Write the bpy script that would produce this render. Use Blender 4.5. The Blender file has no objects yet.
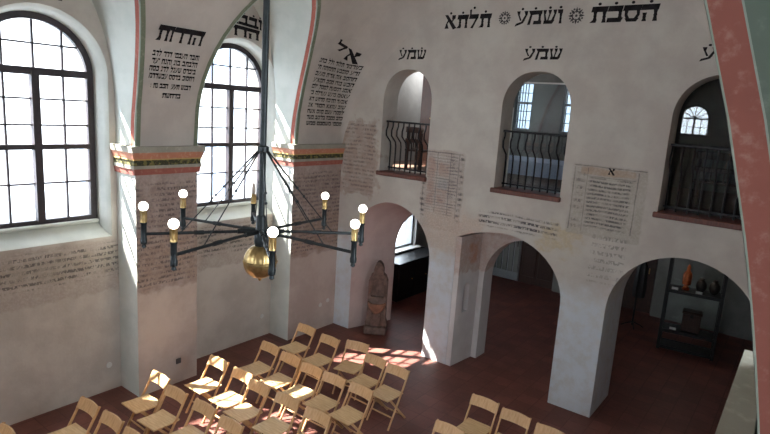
import bpy, math, random
from mathutils import Vector, Matrix
random.seed(7)
PI = math.pi
col = bpy.context.scene.collection

# ------------------------------------------------------------------ materials
def srgb(r, g, b):
    f = lambda c: (c/255/12.92) if c/255 <= .04045 else ((c/255+.055)/1.055)**2.4
    return (f(r), f(g), f(b), 1)

class NT:
    def __init__(s, name):
        s.m = bpy.data.materials.new(name); s.m.use_nodes = True
        s.t = s.m.node_tree; s.t.nodes.clear()
        s.out = s.n('ShaderNodeOutputMaterial')
    def n(s, ty, **kw):
        nd = s.t.nodes.new(ty)
        for k, v in kw.items(): setattr(nd, k, v)
        return nd
    def l(s, a, b): s.t.links.new(a, b)
    def setin(s, sock, v):
        if hasattr(v, 'is_output') or isinstance(v, bpy.types.NodeSocket): s.l(v, sock)
        else: sock.default_value = v
    def pos(s):
        if not hasattr(s, '_p'):
            g = s.n('ShaderNodeNewGeometry'); sp = s.n('ShaderNodeSeparateXYZ')
            s.l(g.outputs['Position'], sp.inputs[0]); s._p = (g.outputs['Position'], sp.outputs)
        return s._p
    def obj(s):
        return s.n('ShaderNodeTexCoord').outputs['Object']
    def math(s, op, a, b=None, c=None):
        nd = s.n('ShaderNodeMath', operation=op); s.setin(nd.inputs[0], a)
        if b is not None: s.setin(nd.inputs[1], b)
        if c is not None: s.setin(nd.inputs[2], c)
        return nd.outputs[0]
    def noise(s, scale, detail=4, rough=.55, vec=None, stretch=None):
        v = vec if vec is not None else s.pos()[0]
        if stretch:
            mp = s.n('ShaderNodeMapping'); s.l(v, mp.inputs[0]); mp.inputs['Scale'].default_value = stretch; v = mp.outputs[0]
        nd = s.n('ShaderNodeTexNoise'); s.l(v, nd.inputs['Vector'])
        nd.inputs['Scale'].default_value = scale; nd.inputs['Detail'].default_value = detail; nd.inputs['Roughness'].default_value = rough
        return nd.outputs['Fac']
    def ramp(s, v, a, b, lo=0., hi=1.):
        nd = s.n('ShaderNodeMapRange'); nd.clamp = True; nd.interpolation_type = 'SMOOTHSTEP'
        s.setin(nd.inputs['Value'], v); nd.inputs['From Min'].default_value = a; nd.inputs['From Max'].default_value = b
        nd.inputs['To Min'].default_value = lo; nd.inputs['To Max'].default_value = hi
        return nd.outputs['Result']
    def mix(s, f, a, b, blend='MIX'):
        nd = s.n('ShaderNodeMix', data_type='RGBA', blend_type=blend)
        s.setin(nd.inputs[0], f); s.setin(nd.inputs[6], a); s.setin(nd.inputs[7], b)
        return nd.outputs[2]
    def box(s, rng, soft=.06, wob=.12, nscale=5):
        # soft world-space box mask: rng = {axis:(lo,hi)}
        n = s.noise(nscale, 5); w = s.math('MULTIPLY', s.math('SUBTRACT', n, .5), wob*2)
        r = None
        for ax, (lo, hi) in rng.items():
            p = s.math('ADD', s.pos()[1][ax], w)
            a = s.math('MULTIPLY', s.ramp(p, lo-soft, lo+soft), s.ramp(p, hi-soft, hi+soft, 1., 0.))
            r = a if r is None else s.math('MULTIPLY', r, a)
        return r
    def bsdf(s, color, rough=.9, metal=0., bump=None, bstr=.2, bdist=.01, spec=.3, emis=None, estr=0):
        b = s.n('ShaderNodeBsdfPrincipled'); s.setin(b.inputs['Base Color'], color)
        s.setin(b.inputs['Roughness'], rough); s.setin(b.inputs['Metallic'], metal)
        b.inputs['Specular IOR Level'].default_value = spec
        if emis is not None:
            s.setin(b.inputs['Emission Color'], emis); b.inputs['Emission Strength'].default_value = estr
        if bump is not None:
            bp = s.n('ShaderNodeBump'); bp.inputs['Strength'].default_value = bstr; bp.inputs['Distance'].default_value = bdist
            s.l(bump, bp.inputs['Height']); s.l(bp.outputs[0], b.inputs['Normal'])
        s.l(b.outputs[0], s.out.inputs[0]); return s.m

def text_rows(t, axis, pitch, seed, th=.5, rowfill=.62):
    """faded lettering: rows along z broken into words and letters along a horizontal axis"""
    z = t.pos()[1][2]; u = t.pos()[1][axis]
    wob = t.math('MULTIPLY', t.noise(1.3, 2), .06)
    zz = t.math('ADD', z, wob)
    fr = t.math('FRACT', t.math('DIVIDE', zz, pitch))
    row = t.math('MULTIPLY', t.ramp(fr, .12, .22), t.ramp(fr, rowfill, rowfill+.12, 1., 0.))
    cx = t.n('ShaderNodeCombineXYZ'); t.l(t.math('MULTIPLY', u, 1/(pitch*.26)), cx.inputs[0])
    t.l(t.math('MULTIPLY', zz, 1/(pitch*.55)), cx.inputs[1]); cx.inputs[2].default_value = seed
    nz = t.n('ShaderNodeTexNoise'); t.l(cx.outputs[0], nz.inputs['Vector']); nz.inputs['Scale'].default_value = 1.; nz.inputs['Detail'].default_value = 2
    let = t.ramp(nz.outputs['Fac'], th-.05, th+.04)
    big = t.ramp(t.noise(3.0, 4, .65, stretch=(1, 1, 1.6)), .36, .56, .12, 1.)
    return t.math('MULTIPLY', t.math('MULTIPLY', row, let), big)

def plaster(name, base, dark, regions=(), texts=(), bstr=.25, nscale=1.6):
    t = NT(name)
    c = t.mix(t.ramp(t.noise(nscale, 6, .6), .35, .68), dark, base)
    c = t.mix(t.ramp(t.noise(11, 6, .7), .62, .82, 0, .35), c, tuple(x*.62 for x in dark[:3])+(1,))
    for rng, colr, strength, soft, wob in regions:
        m = t.math('MULTIPLY', t.box(rng, soft, wob), t.ramp(t.noise(6, 6, .7), .30, .62, strength*.45, strength))
        sp = colr if 2 in rng and rng[2][0] == -1 else t.mix(t.ramp(t.noise(30, 5, .7), .42, .66), tuple(x*.86 for x in colr[:3])+(1,), tuple(min(1, x*1.10) for x in colr[:3])+(1,))
        c = t.mix(m, c, sp)
    for rng, axis, pitch, colr, strength, th in texts:
        m = t.math('MULTIPLY', t.math('MULTIPLY', t.box(rng, .03, .05), text_rows(t, axis, pitch, rng.get(2, (0, 0))[0]*7.3, th)), strength)
        c = t.mix(m, c, colr)
    h = t.noise(7, 8, .6)
    return t.bsdf(c, .93, bump=h, bstr=bstr, bdist=.03, spec=.15)

def simple(name, c, rough=.6, metal=0., var=.18, nscale=30, bstr=.1, spec=.4, stretch=None, obj=True):
    t = NT(name)
    v = t.obj() if obj else None
    nz = t.noise(nscale, 4, vec=v, stretch=stretch)
    cc = t.mix(t.ramp(nz, .3, .7), tuple(x*(1-var) for x in c[:3])+(1,), tuple(min(1, x*(1+var)) for x in c[:3])+(1,))
    return t.bsdf(cc, rough, metal, bump=nz, bstr=bstr, bdist=.004, spec=spec)

MURAL = srgb(150, 118, 108); MURAL2 = srgb(126, 110, 104); INK = srgb(52, 46, 46)
M = {}
M['wall_window'] = plaster('plaster_window_wall', srgb(196, 188, 178), srgb(178, 168, 158),
    regions=[({2: (1.62, 2.42)}, srgb(172, 158, 148), .85, .03, .10), ({2: (1.95, 2.25)}, srgb(150, 140, 124), .5, .05, .2)],
    texts=[({2: (1.86, 2.36)}, 1, .088, srgb(66, 62, 64), .75, .49)])
M['pier'] = plaster('plaster_pier', srgb(198, 184, 174), srgb(180, 164, 154),
    regions=[({2: (1.65, 3.45)}, srgb(162, 144, 136), .9, .03, .10), ({2: (2.6, 3.3)}, srgb(138, 118, 110), .5, .15, .3), ({2: (1.7, 2.5)}, srgb(150, 124, 104), .5, .1, .3)],
    texts=[({2: (1.72, 3.3)}, 1, .080, srgb(76, 68, 70), .7, .49)])
M['vault'] = plaster('plaster_vault', srgb(197, 188, 178), srgb(182, 172, 163), bstr=.15)
M['soffit'] = plaster('plaster_soffit', srgb(206, 208, 200), srgb(192, 196, 188), bstr=.15, nscale=2)
M['ceiling'] = plaster('plaster_ceiling', srgb(205, 198, 188), srgb(190, 182, 172), bstr=.15)
M['reveal'] = plaster('plaster_reveal', srgb(214, 214, 206), srgb(196, 198, 190), bstr=.15)
M['end'] = plaster('plaster_arcade_wall', srgb(197, 190, 180), srgb(182, 172, 163),
    regions=[({2: (-1, 2.0)}, srgb(204, 210, 218), .85, .25, .3),  # whitewashed lower band, with the cool daylight cast painted in
             ({0: (-5.66, -4.80), 2: (2.5, 3.93)}, srgb(176, 160, 150), .9, .02, .06),
             ({0: (-5.55, -5.40), 2: (2.9, 3.80)}, srgb(170, 130, 116), .6, .03, .08),
             ({0: (-5.33, -5.12), 2: (3.45, 3.72)}, srgb(170, 134, 120), .6, .03, .08),
             ({0: (-5.33, -5.12), 2: (3.0, 3.25)}, srgb(172, 134, 120), .5, .03, .08),
             ({0: (-5.33, -5.12), 2: (3.25, 3.42)}, srgb(150, 152, 154), .6, .02, .05),
             ({0: (-5.5, -4.4), 2: (2.1, 2.9)}, srgb(196, 174, 158), .7, .15, .5),
             ({0: (-3.3, -2.75), 2: (2.5, 2.95)}, srgb(190, 164, 118), .6, .10, .4),
             ({0: (-2.92, -1.84), 2: (2.88, 3.97)}, srgb(176, 166, 154), .85, .02, .06),
             ({0: (-2.80, -2.02), 2: (3.82, 3.93)}, srgb(176, 140, 110), .6, .02, .05),
             ({0: (-5.645, -5.63), 2: (2.75, 3.9)}, srgb(92, 84, 86), .7, .006, .012),
             ({0: (-5.37, -5.355), 2: (2.8, 3.9)}, srgb(92, 84, 86), .7, .006, .012),
             ({0: (-5.1, -5.085), 2: (2.8, 3.9)}, srgb(92, 84, 86), .7, .006, .012),
             ({0: (-4.93, -4.915), 2: (2.75, 3.9)}, srgb(92, 84, 86), .7, .006, .012),
             ({0: (-5.64, -4.85), 2: (3.88, 3.9)}, srgb(92, 84, 86), .7, .006, .012),
             ({0: (-5.37, -5.1), 2: (3.42, 3.435)}, srgb(92, 84, 86), .7, .006, .012),
             ({0: (-2.9, -1.86), 2: (3.94, 3.955)}, srgb(92, 84, 86), .7, .006, .012),
             ({0: (-2.7, -2.69), 2: (2.95, 3.92)}, srgb(92, 84, 86), .7, .006, .012),
             ({0: (-2.9, -2.885), 2: (2.95, 3.92)}, srgb(92, 84, 86), .7, .006, .012),
             ({0: (-1.98, -1.965), 2: (3, 3.92)}, srgb(92, 84, 86), .7, .006, .012),
             ({0: (-2.7, -2), 2: (3.79, 3.8)}, srgb(92, 84, 86), .7, .006, .012),
             ({0: (-7.7, -6.75), 2: (2.85, 4.35)}, srgb(160, 132, 118), .7, .06, .35)],
    texts=[({0: (-4.45, -3.05), 2: (2.74, 3.0)}, 0, .085, srgb(70, 66, 70), .9, .44),
           ({0: (-2.66, -2.05), 2: (3.0, 3.78)}, 0, .062, srgb(70, 68, 72), .8, .44),
           ({0: (-5.57, -5.0), 2: (2.75, 3.85)}, 0, .05, srgb(110, 100, 100), .55, .45),
           ({0: (-2.86, -2.72), 2: (2.95, 3.85)}, 0, .10, srgb(84, 78, 78), .7, .46),
           ({0: (-2.5, -2.0), 2: (2.2, 3.0)}, 0, .12, srgb(110, 106, 104), .6, .50),
           ({0: (-5.10, -4.93), 2: (2.9, 3.85)}, 0, .06, srgb(98, 90, 92), .7, .46),
           ({0: (-4.90, -4.82), 2: (2.7, 3.88)}, 0, .10, srgb(60, 56, 60), .8, .42),
           ({0: (-5.66, -5.58), 2: (2.7, 3.85)}, 0, .10, srgb(80, 74, 76), .8, .42),
           ({0: (-7.6, -6.8), 2: (2.9, 4.3)}, 0, .08, srgb(84, 70, 68), .6, .48)])
M['jamb'] = plaster('plaster_recess', srgb(212, 206, 204), srgb(198, 190, 188),
    regions=[({2: (1.75, 2.6)}, srgb(176, 142, 124), .7, .03, .15), ({2: (1.9, 2.3), 1: (9.0, 9.25)}, srgb(186, 124, 90), .7, .05, .1)])
M['jamb_pink'] = plaster('plaster_splay', srgb(204, 184, 178), srgb(188, 166, 160))
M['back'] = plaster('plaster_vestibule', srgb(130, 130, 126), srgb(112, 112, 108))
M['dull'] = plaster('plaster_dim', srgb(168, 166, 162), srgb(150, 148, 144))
M['ink'] = simple('black_paint', srgb(34, 31, 32), .9, var=.35, nscale=12, bstr=0, spec=.1, obj=False)
M['star'] = simple('grey_paint', srgb(70, 68, 68), .9, var=.3, nscale=20, bstr=0, spec=.1, obj=False)

def painted(name, c, c2, rough=.8, nscale=18, spec=.25):
    t = NT(name)
    cc = t.mix(t.ramp(t.noise(nscale, 6, .65), .5, .74), c, c2)
    cc = t.mix(t.ramp(t.noise(4, 4, .6), .4, .7, 0, .35), cc, tuple(x*.6 for x in c[:3])+(1,))
    return t.bsdf(cc, rough, bump=t.noise(25, 5), bstr=.25, bdist=.006, spec=spec)
M['pink'] = painted('old_pink_paint', srgb(156, 80, 66), srgb(170, 104, 88))
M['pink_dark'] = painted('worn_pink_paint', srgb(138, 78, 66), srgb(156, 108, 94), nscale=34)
M['green_backlit'] = painted('worn_backlit_green', srgb(94, 104, 92), srgb(138, 144, 132), nscale=9)  # weathered green, with the backlit side's shade put into the colour
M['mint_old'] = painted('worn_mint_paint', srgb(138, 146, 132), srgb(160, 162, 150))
M['olive'] = painted('old_olive_paint', srgb(116, 124, 102), srgb(150, 150, 130))
M['mint'] = painted('old_mint_paint', srgb(176, 192, 180), srgb(200, 204, 192))
M['stone_edge'] = painted('cornice_grey', srgb(156, 152, 138), srgb(178, 172, 158))
M['salmon'] = painted('cornice_salmon', srgb(188, 124, 98), srgb(200, 156, 130))
M['brick_red'] = painted('cornice_red', srgb(158, 92, 80), srgb(178, 126, 108))
M['ochre'] = painted('cornice_ochre', srgb(190, 158, 96), srgb(206, 178, 124))
def frieze():
    t = NT('cornice_frieze')
    z = t.pos()[1]
    n1 = t.noise(22, 2, .4); n2 = t.noise(60, 3)
    c = t.mix(t.ramp(n1, .52, .58), srgb(58, 60, 44), srgb(112, 106, 62)); c = t.mix(t.ramp(n2, .58, .66, 0, .5), c, srgb(150, 110, 76))
    return t.bsdf(c, .85, spec=.2)
M['frieze'] = frieze()

def floor_mat():
    t = NT('terracotta_tile_floor')
    br = t.n('ShaderNodeTexBrick'); br.offset = .0; br.inputs['Scale'].default_value = 1.0
    mp = t.n('ShaderNodeMapping'); t.l(t.pos()[0], mp.inputs[0]); mp.inputs['Rotation'].default_value = (0, 0, 0)
    t.l(mp.outputs[0], br.inputs['Vector'])
    br.inputs['Brick Width'].default_value = .30; br.inputs['Row Height'].default_value = .30; br.inputs['Mortar Size'].default_value = .006
    br.inputs['Color1'].default_value = srgb(120, 72, 62); br.inputs['Color2'].default_value = srgb(102, 61, 53)
    br.inputs['Mortar'].default_value = srgb(84, 48, 42)
    c = t.mix(t.ramp(t.noise(2.2, 5), .35, .7, 0, .55), br.outputs['Color'], srgb(88, 54, 48))
    c = t.mix(t.ramp(t.noise(16, 5), .5, .8, 0, .3), c, srgb(150, 88, 72))
    inv = t.math('SUBTRACT', 1., br.outputs['Fac'])
    return t.bsdf(c, .55, bump=inv, bstr=.15, bdist=.004, spec=.3)
M['floor'] = floor_mat()
M['upfloor'] = simple('gallery_board_floor', srgb(90, 66, 52), .6, var=.3, nscale=6, obj=False)

def wood(name, a, b, rough=.45, scale=9, stretch=(6, 1, 1)):
    t = NT(name)
    o = t.obj(); nz = t.noise(scale, 5, .6, vec=o, stretch=stretch)
    c = t.mix(t.ramp(nz, .3, .72), a, b)
    return t.bsdf(c, rough, bump=nz, bstr=.06, bdist=.003, spec=.4)
M['beech'] = wood('beech_wood', srgb(204, 160, 112), srgb(180, 134, 88))
M['beech_seat'] = wood('beech_seat_wood', srgb(214, 178, 130), srgb(192, 152, 104), .4, 7, (1, 7, 1))
M['darkwood'] = wood('dark_stained_wood', srgb(62, 38, 28), srgb(44, 26, 20))
M['sillwood'] = wood('red_brown_wood', srgb(104, 56, 44), srgb(82, 42, 34))
M['brownwood'] = wood('brown_door_wood', srgb(84, 50, 38), srgb(62, 38, 30))
M['frame'] = simple('dark_frame_paint', srgb(40, 30, 34), .5, var=.2)
M['iron'] = simple('black_iron', srgb(30, 28, 30), .45, .6, var=.2)
M['iron_blue'] = simple('chandelier_iron', srgb(40, 44, 46), .4, .7, var=.2)
M['brass'] = simple('aged_brass', srgb(188, 158, 104), .32, .95, var=.25, nscale=14, bstr=.15)
M['copper'] = simple('copper', srgb(176, 92, 58), .3, .9, var=.25, nscale=14)
M['black'] = simple('black_lacquer', srgb(24, 23, 24), .4, var=.2)
M['pewter'] = simple('dark_pewter', srgb(52, 48, 46), .4, .7, var=.3)
M['white_card'] = simple('white_card', srgb(225, 225, 220), .8, var=.05)
M['white_cloth'] = simple('white_cloth', srgb(176, 184, 204), .9, var=.06)
M['grey_paint'] = simple('grey_paint_frame', srgb(150, 154, 156), .6, var=.1)
M['stone'] = simple('weathered_stone', srgb(104, 84, 76), .9, var=.35, nscale=9, bstr=.6)
M['stone_light'] = simple('basin_stone', srgb(132, 98, 78), .85, var=.3, nscale=9, bstr=.5)
M['facade'] = simple('pale_facade', srgb(236, 240, 244), .9, var=.02, nscale=3, bstr=0)
M['pane_far'] = simple('bluish_far_pane', srgb(160, 176, 200), .4, var=.05)
M['socket'] = simple('socket_plastic', srgb(66, 60, 60), .5, var=.1)
M['plastic_white'] = simple('white_plastic', srgb(205, 203, 198), .4, var=.04)

def glass(name, tint=(1, 1, 1, 1), refl=.12):
    t = NT(name)
    tr = t.n('ShaderNodeBsdfTransparent'); tr.inputs[0].default_value = tint
    gl = t.n('ShaderNodeBsdfGlossy'); gl.inputs['Roughness'].default_value = .02
    fr = t.n('ShaderNodeFresnel'); fr.inputs[0].default_value = 1.45
    mx = t.n('ShaderNodeMixShader'); t.l(t.math('MAXIMUM', fr.outputs[0], refl), mx.inputs[0])
    t.l(tr.outputs[0], mx.inputs[1]); t.l(gl.outputs[0], mx.inputs[2]); t.l(mx.outputs[0], t.out.inputs[0])
    return t.m
M['glass'] = glass('window_glass', (.96, .98, 1, 1), .04)
M['glass_dim'] = glass('gallery_glass', (.80, .86, .90, 1), .06)
M['glass_tinted'] = glass('tinted_glass', (.13, .15, .17, 1), .05)  # heavy tint added to dim the sky seen through the gallery windows
M['glass_case'] = glass('case_glass', (.92, .96, .96, 1), .03)
def emit(name, c, s):
    t = NT(name); e = t.n('ShaderNodeEmission'); e.inputs[0].default_value = c; e.inputs[1].default_value = s
    t.l(e.outputs[0], t.out.inputs[0]); return t.m
M['bulb'] = emit('lit_bulb', (1, .95, .86, 1), 14)
M['bulb_off'] = simple('unlit_bulb', srgb(150, 132, 118), .3, var=.1)

# ------------------------------------------------------------------ mesh builder
class MB:
    def __init__(s): s.v = []; s.f = []; s.mi = []; s.cur = 0
    def add(s, vs, fs):
        o = len(s.v); s.v += [tuple(x) for x in vs]
        for f in fs: s.f.append([o+i for i in f]); s.mi.append(s.cur)
        return s
    def box(s, x0, x1, y0, y1, z0, z1, M4=None):
        vs = [(x, y, z) for z in (z0, z1) for y in (y0, y1) for x in (x0, x1)]
        if M4 is not None: vs = [M4 @ Vector(v) for v in vs]
        return s.add(vs, [(0, 2, 3, 1), (4, 5, 7, 6), (0, 1, 5, 4), (2, 6, 7, 3), (0, 4, 6, 2), (1, 3, 7, 5)])
    def rbox(s, x0, x1, y0, y1, z0, z1, r, M4=None):
        """box with chamfered edges"""
        r = min(r, (x1-x0)*.45, (y1-y0)*.45, (z1-z0)*.45)
        import itertools
        vs = []; idx = {}
        for sx, sy, sz in itertools.product((0, 1), repeat=3):
            X = (x0, x1)[sx]; Y = (y0, y1)[sy]; Z = (z0, z1)[sz]
            dx = r if sx == 0 else -r; dy = r if sy == 0 else -r; dz = r if sz == 0 else -r
            for k, p in enumerate(((X, Y+dy, Z+dz), (X+dx, Y, Z+dz), (X+dx, Y+dy, Z))):
                idx[sx, sy, sz, k] = len(vs); vs.append(Vector(p))
        fs = []
        for k in range(3):
            a, b = [i for i in range(3) if i != k]
            for sgn in (0, 1):
                def key(i, j):
                    t = [0, 0, 0]; t[k] = sgn; t[a] = i; t[b] = j; return tuple(t)
                fs.append([idx[key(i, j)+(k,)] for i, j in ((0, 0), (1, 0), (1, 1), (0, 1))])
        for k in range(3):
            a, b = [i for i in range(3) if i != k]
            for i, j in itertools.product((0, 1), repeat=2):
                def key(t0):
                    t = [0, 0, 0]; t[k] = t0; t[a] = i; t[b] = j; return tuple(t)
                fs.append([idx[key(0)+(a,)], idx[key(1)+(a,)], idx[key(1)+(b,)], idx[key(0)+(b,)]])
        for t in itertools.product((0, 1), repeat=3): fs.append([idx[t+(0,)], idx[t+(1,)], idx[t+(2,)]])
        if M4 is not None: vs = [M4 @ v for v in vs]
        return s.add(vs, fs)
    def tube(s, pts, r, n=8, caps=True):
        pts = [Vector(p) for p in pts]; rr = r if isinstance(r, (list, tuple)) else [r]*len(pts)
        rings = []; up = None
        for i, p in enumerate(pts):
            d = (pts[min(i+1, len(pts)-1)]-pts[max(i-1, 0)]).normalized()
            if up is None: up = d.orthogonal().normalized()
            up = (up-d*up.dot(d)).normalized(); w = d.cross(up)
            rings.append([p+(up*math.cos(a)+w*math.sin(a))*rr[i] for a in [2*PI*k/n for k in range(n)]])
        vs = [v for rg in rings for v in rg]; fs = []
        for i in range(len(pts)-1):
            for k in range(n):
                fs.append((i*n+k, i*n+(k+1) % n, (i+1)*n+(k+1) % n, (i+1)*n+k))
        if caps: fs += [tuple(range(n))[::-1], tuple(range((len(pts)-1)*n, len(pts)*n))]
        return s.add(vs, fs)
    def bar(s, p0, p1, w, d, side=(1, 0, 0)):
        """rectangular bar from p0 to p1: w along side, d across"""
        p0, p1 = Vector(p0), Vector(p1); a = (p1-p0).normalized(); sd = Vector(side); sd = (sd-a*sd.dot(a)).normalized(); o = a.cross(sd)
        c = min(w, d)*.2; prof = [(w/2-c, d/2), (w/2, d/2-c), (w/2, -d/2+c), (w/2-c, -d/2), (-w/2+c, -d/2), (-w/2, -d/2+c), (-w/2, d/2-c), (-w/2+c, d/2)]
        vs = [p+sd*x+o*y for p in (p0, p1) for x, y in prof]
        return s.add(vs, [(k, (k+1) % 8, 8+(k+1) % 8, 8+k) for k in range(8)]+[tuple(range(8))[::-1], tuple(range(8, 16))])
    def lathe(s, prof, c=(0, 0, 0), n=20, lobes=0, amp=0):
        c = Vector(c); vs = []; fs = []
        for r, z in prof:
            for k in range(n):
                a = 2*PI*k/n; q = r*(1-amp*(1-abs(math.cos(a*lobes/2)))) if lobes else r
                vs.append(c+Vector((q*math.cos(a), q*math.sin(a), z)))
        for i in range(len(prof)-1):
            for k in range(n): fs.append((i*n+k, i*n+(k+1) % n, (i+1)*n+(k+1) % n, (i+1)*n+k))
        fs += [tuple(range(n))[::-1], tuple(range((len(prof)-1)*n, len(prof)*n))]
        return s.add(vs, fs)
    def sphere(s, c, r, n=14, m=9, sz=1):
        return s.lathe([(max(.0005, r*math.sin(PI*i/m)), -r*sz*math.cos(PI*i/m)) for i in range(m+1)], c, n)
    def build(s, name, mats, parent=None, smooth=False):
        me = bpy.data.meshes.new(name); me.from_pydata(s.v, [], s.f); me.update()
        if not isinstance(mats, (list, tuple)): mats = [mats]
        for m in mats: me.materials.append(m)
        for i, p in enumerate(me.polygons):
            p.material_index = s.mi[i]; p.use_smooth = smooth
        if smooth:
            try: me.set_sharp_from_angle(angle=math.radians(40))
            except Exception: pass
        o = bpy.data.objects.new(name, me); col.objects.link(o)
        if parent: o.parent = parent
        return o

def fill2d(outline, holes=(), depth=0.0):
    """filled 2D shape with holes, extruded, as (verts, faces)"""
    cu = bpy.data.curves.new('tmp', 'CURVE'); cu.dimensions = '2D'; cu.fill_mode = 'BOTH'; cu.extrude = depth/2
    for pl in [outline]+list(holes):
        sp = cu.splines.new('POLY'); sp.points.add(len(pl)-1); sp.use_cyclic_u = True
        for i, (x, y) in enumerate(pl): sp.points[i].co = (x, y, 0, 1)
    ob = bpy.data.objects.new('tmp', cu); col.objects.link(ob)
    dg = bpy.context.evaluated_depsgraph_get(); dg.update()
    me = bpy.data.meshes.new_from_object(ob.evaluated_get(dg))
    vs = [tuple(v.co) for v in me.vertices]; fs = [tuple(p.vertices) for p in me.polygons]
    bpy.data.objects.remove(ob); bpy.data.curves.remove(cu); bpy.data.meshes.remove(me)
    return vs, fs

def tag(o, label=None, cat=None, group=None, kind=None):
    if label: o['label'] = label
    if cat: o['category'] = cat
    if group: o['group'] = group
    if kind: o['kind'] = kind
    return o
def struct(o): o['kind'] = 'structure'; return o
def empty(name, loc=(0, 0, 0), rz=0):
    o = bpy.data.objects.new(name, None); o.empty_display_size = .2; col.objects.link(o); o.location = loc; o.rotation_euler = (0, 0, rz); return o
def copy_tree(o, parent=None):
    c = o.copy(); col.objects.link(c); c.parent = parent
    for ch in o.children: copy_tree(ch, c)
    return c

# ------------------------------------------------------------------ plan of the hall
YE = 8.70                      # face of the arcade wall
XW = -8.17; XP = -7.65         # window-wall plane and pier plane
CX = -7.648                     # mirror: right side x' = CX - x
BAYS = [.25, 3.26, 6.34]; HB = 1.03
ZS, ZR = 4.4, 2.0              # springing and rise of the bay arches
ZTOP = 7.3
def XV(z): return XP+(.187*(z-3.9)**2 if z > 3.9 else 0)
XPR = .002                     # pier plane of the opposite wall, where the camera stands in a bay
def XR(z):
    if z <= 4.0: return XPR
    d = z-4.0
    return XPR-.18*d-.095*d*d if z < 5.3 else XPR-.3946-.62*(z-5.3)
def side(mirror): return XR if mirror else XV
WINC = [.25, 3.34, 6.53]

def arch_pts(c, hw, z0, zs, rise, n=20, power=2):
    p = [(c-hw, z0)]
    for i in range(n+1):
        a = PI-PI*i/n
        ca, sa = math.cos(a), math.sin(a)
        x = math.copysign(abs(ca)**(2/power), ca); y = abs(sa)**(2/power)
        p.append((c+hw*x, zs+rise*y))
    p.append((c+hw, z0))
    return p

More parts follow.
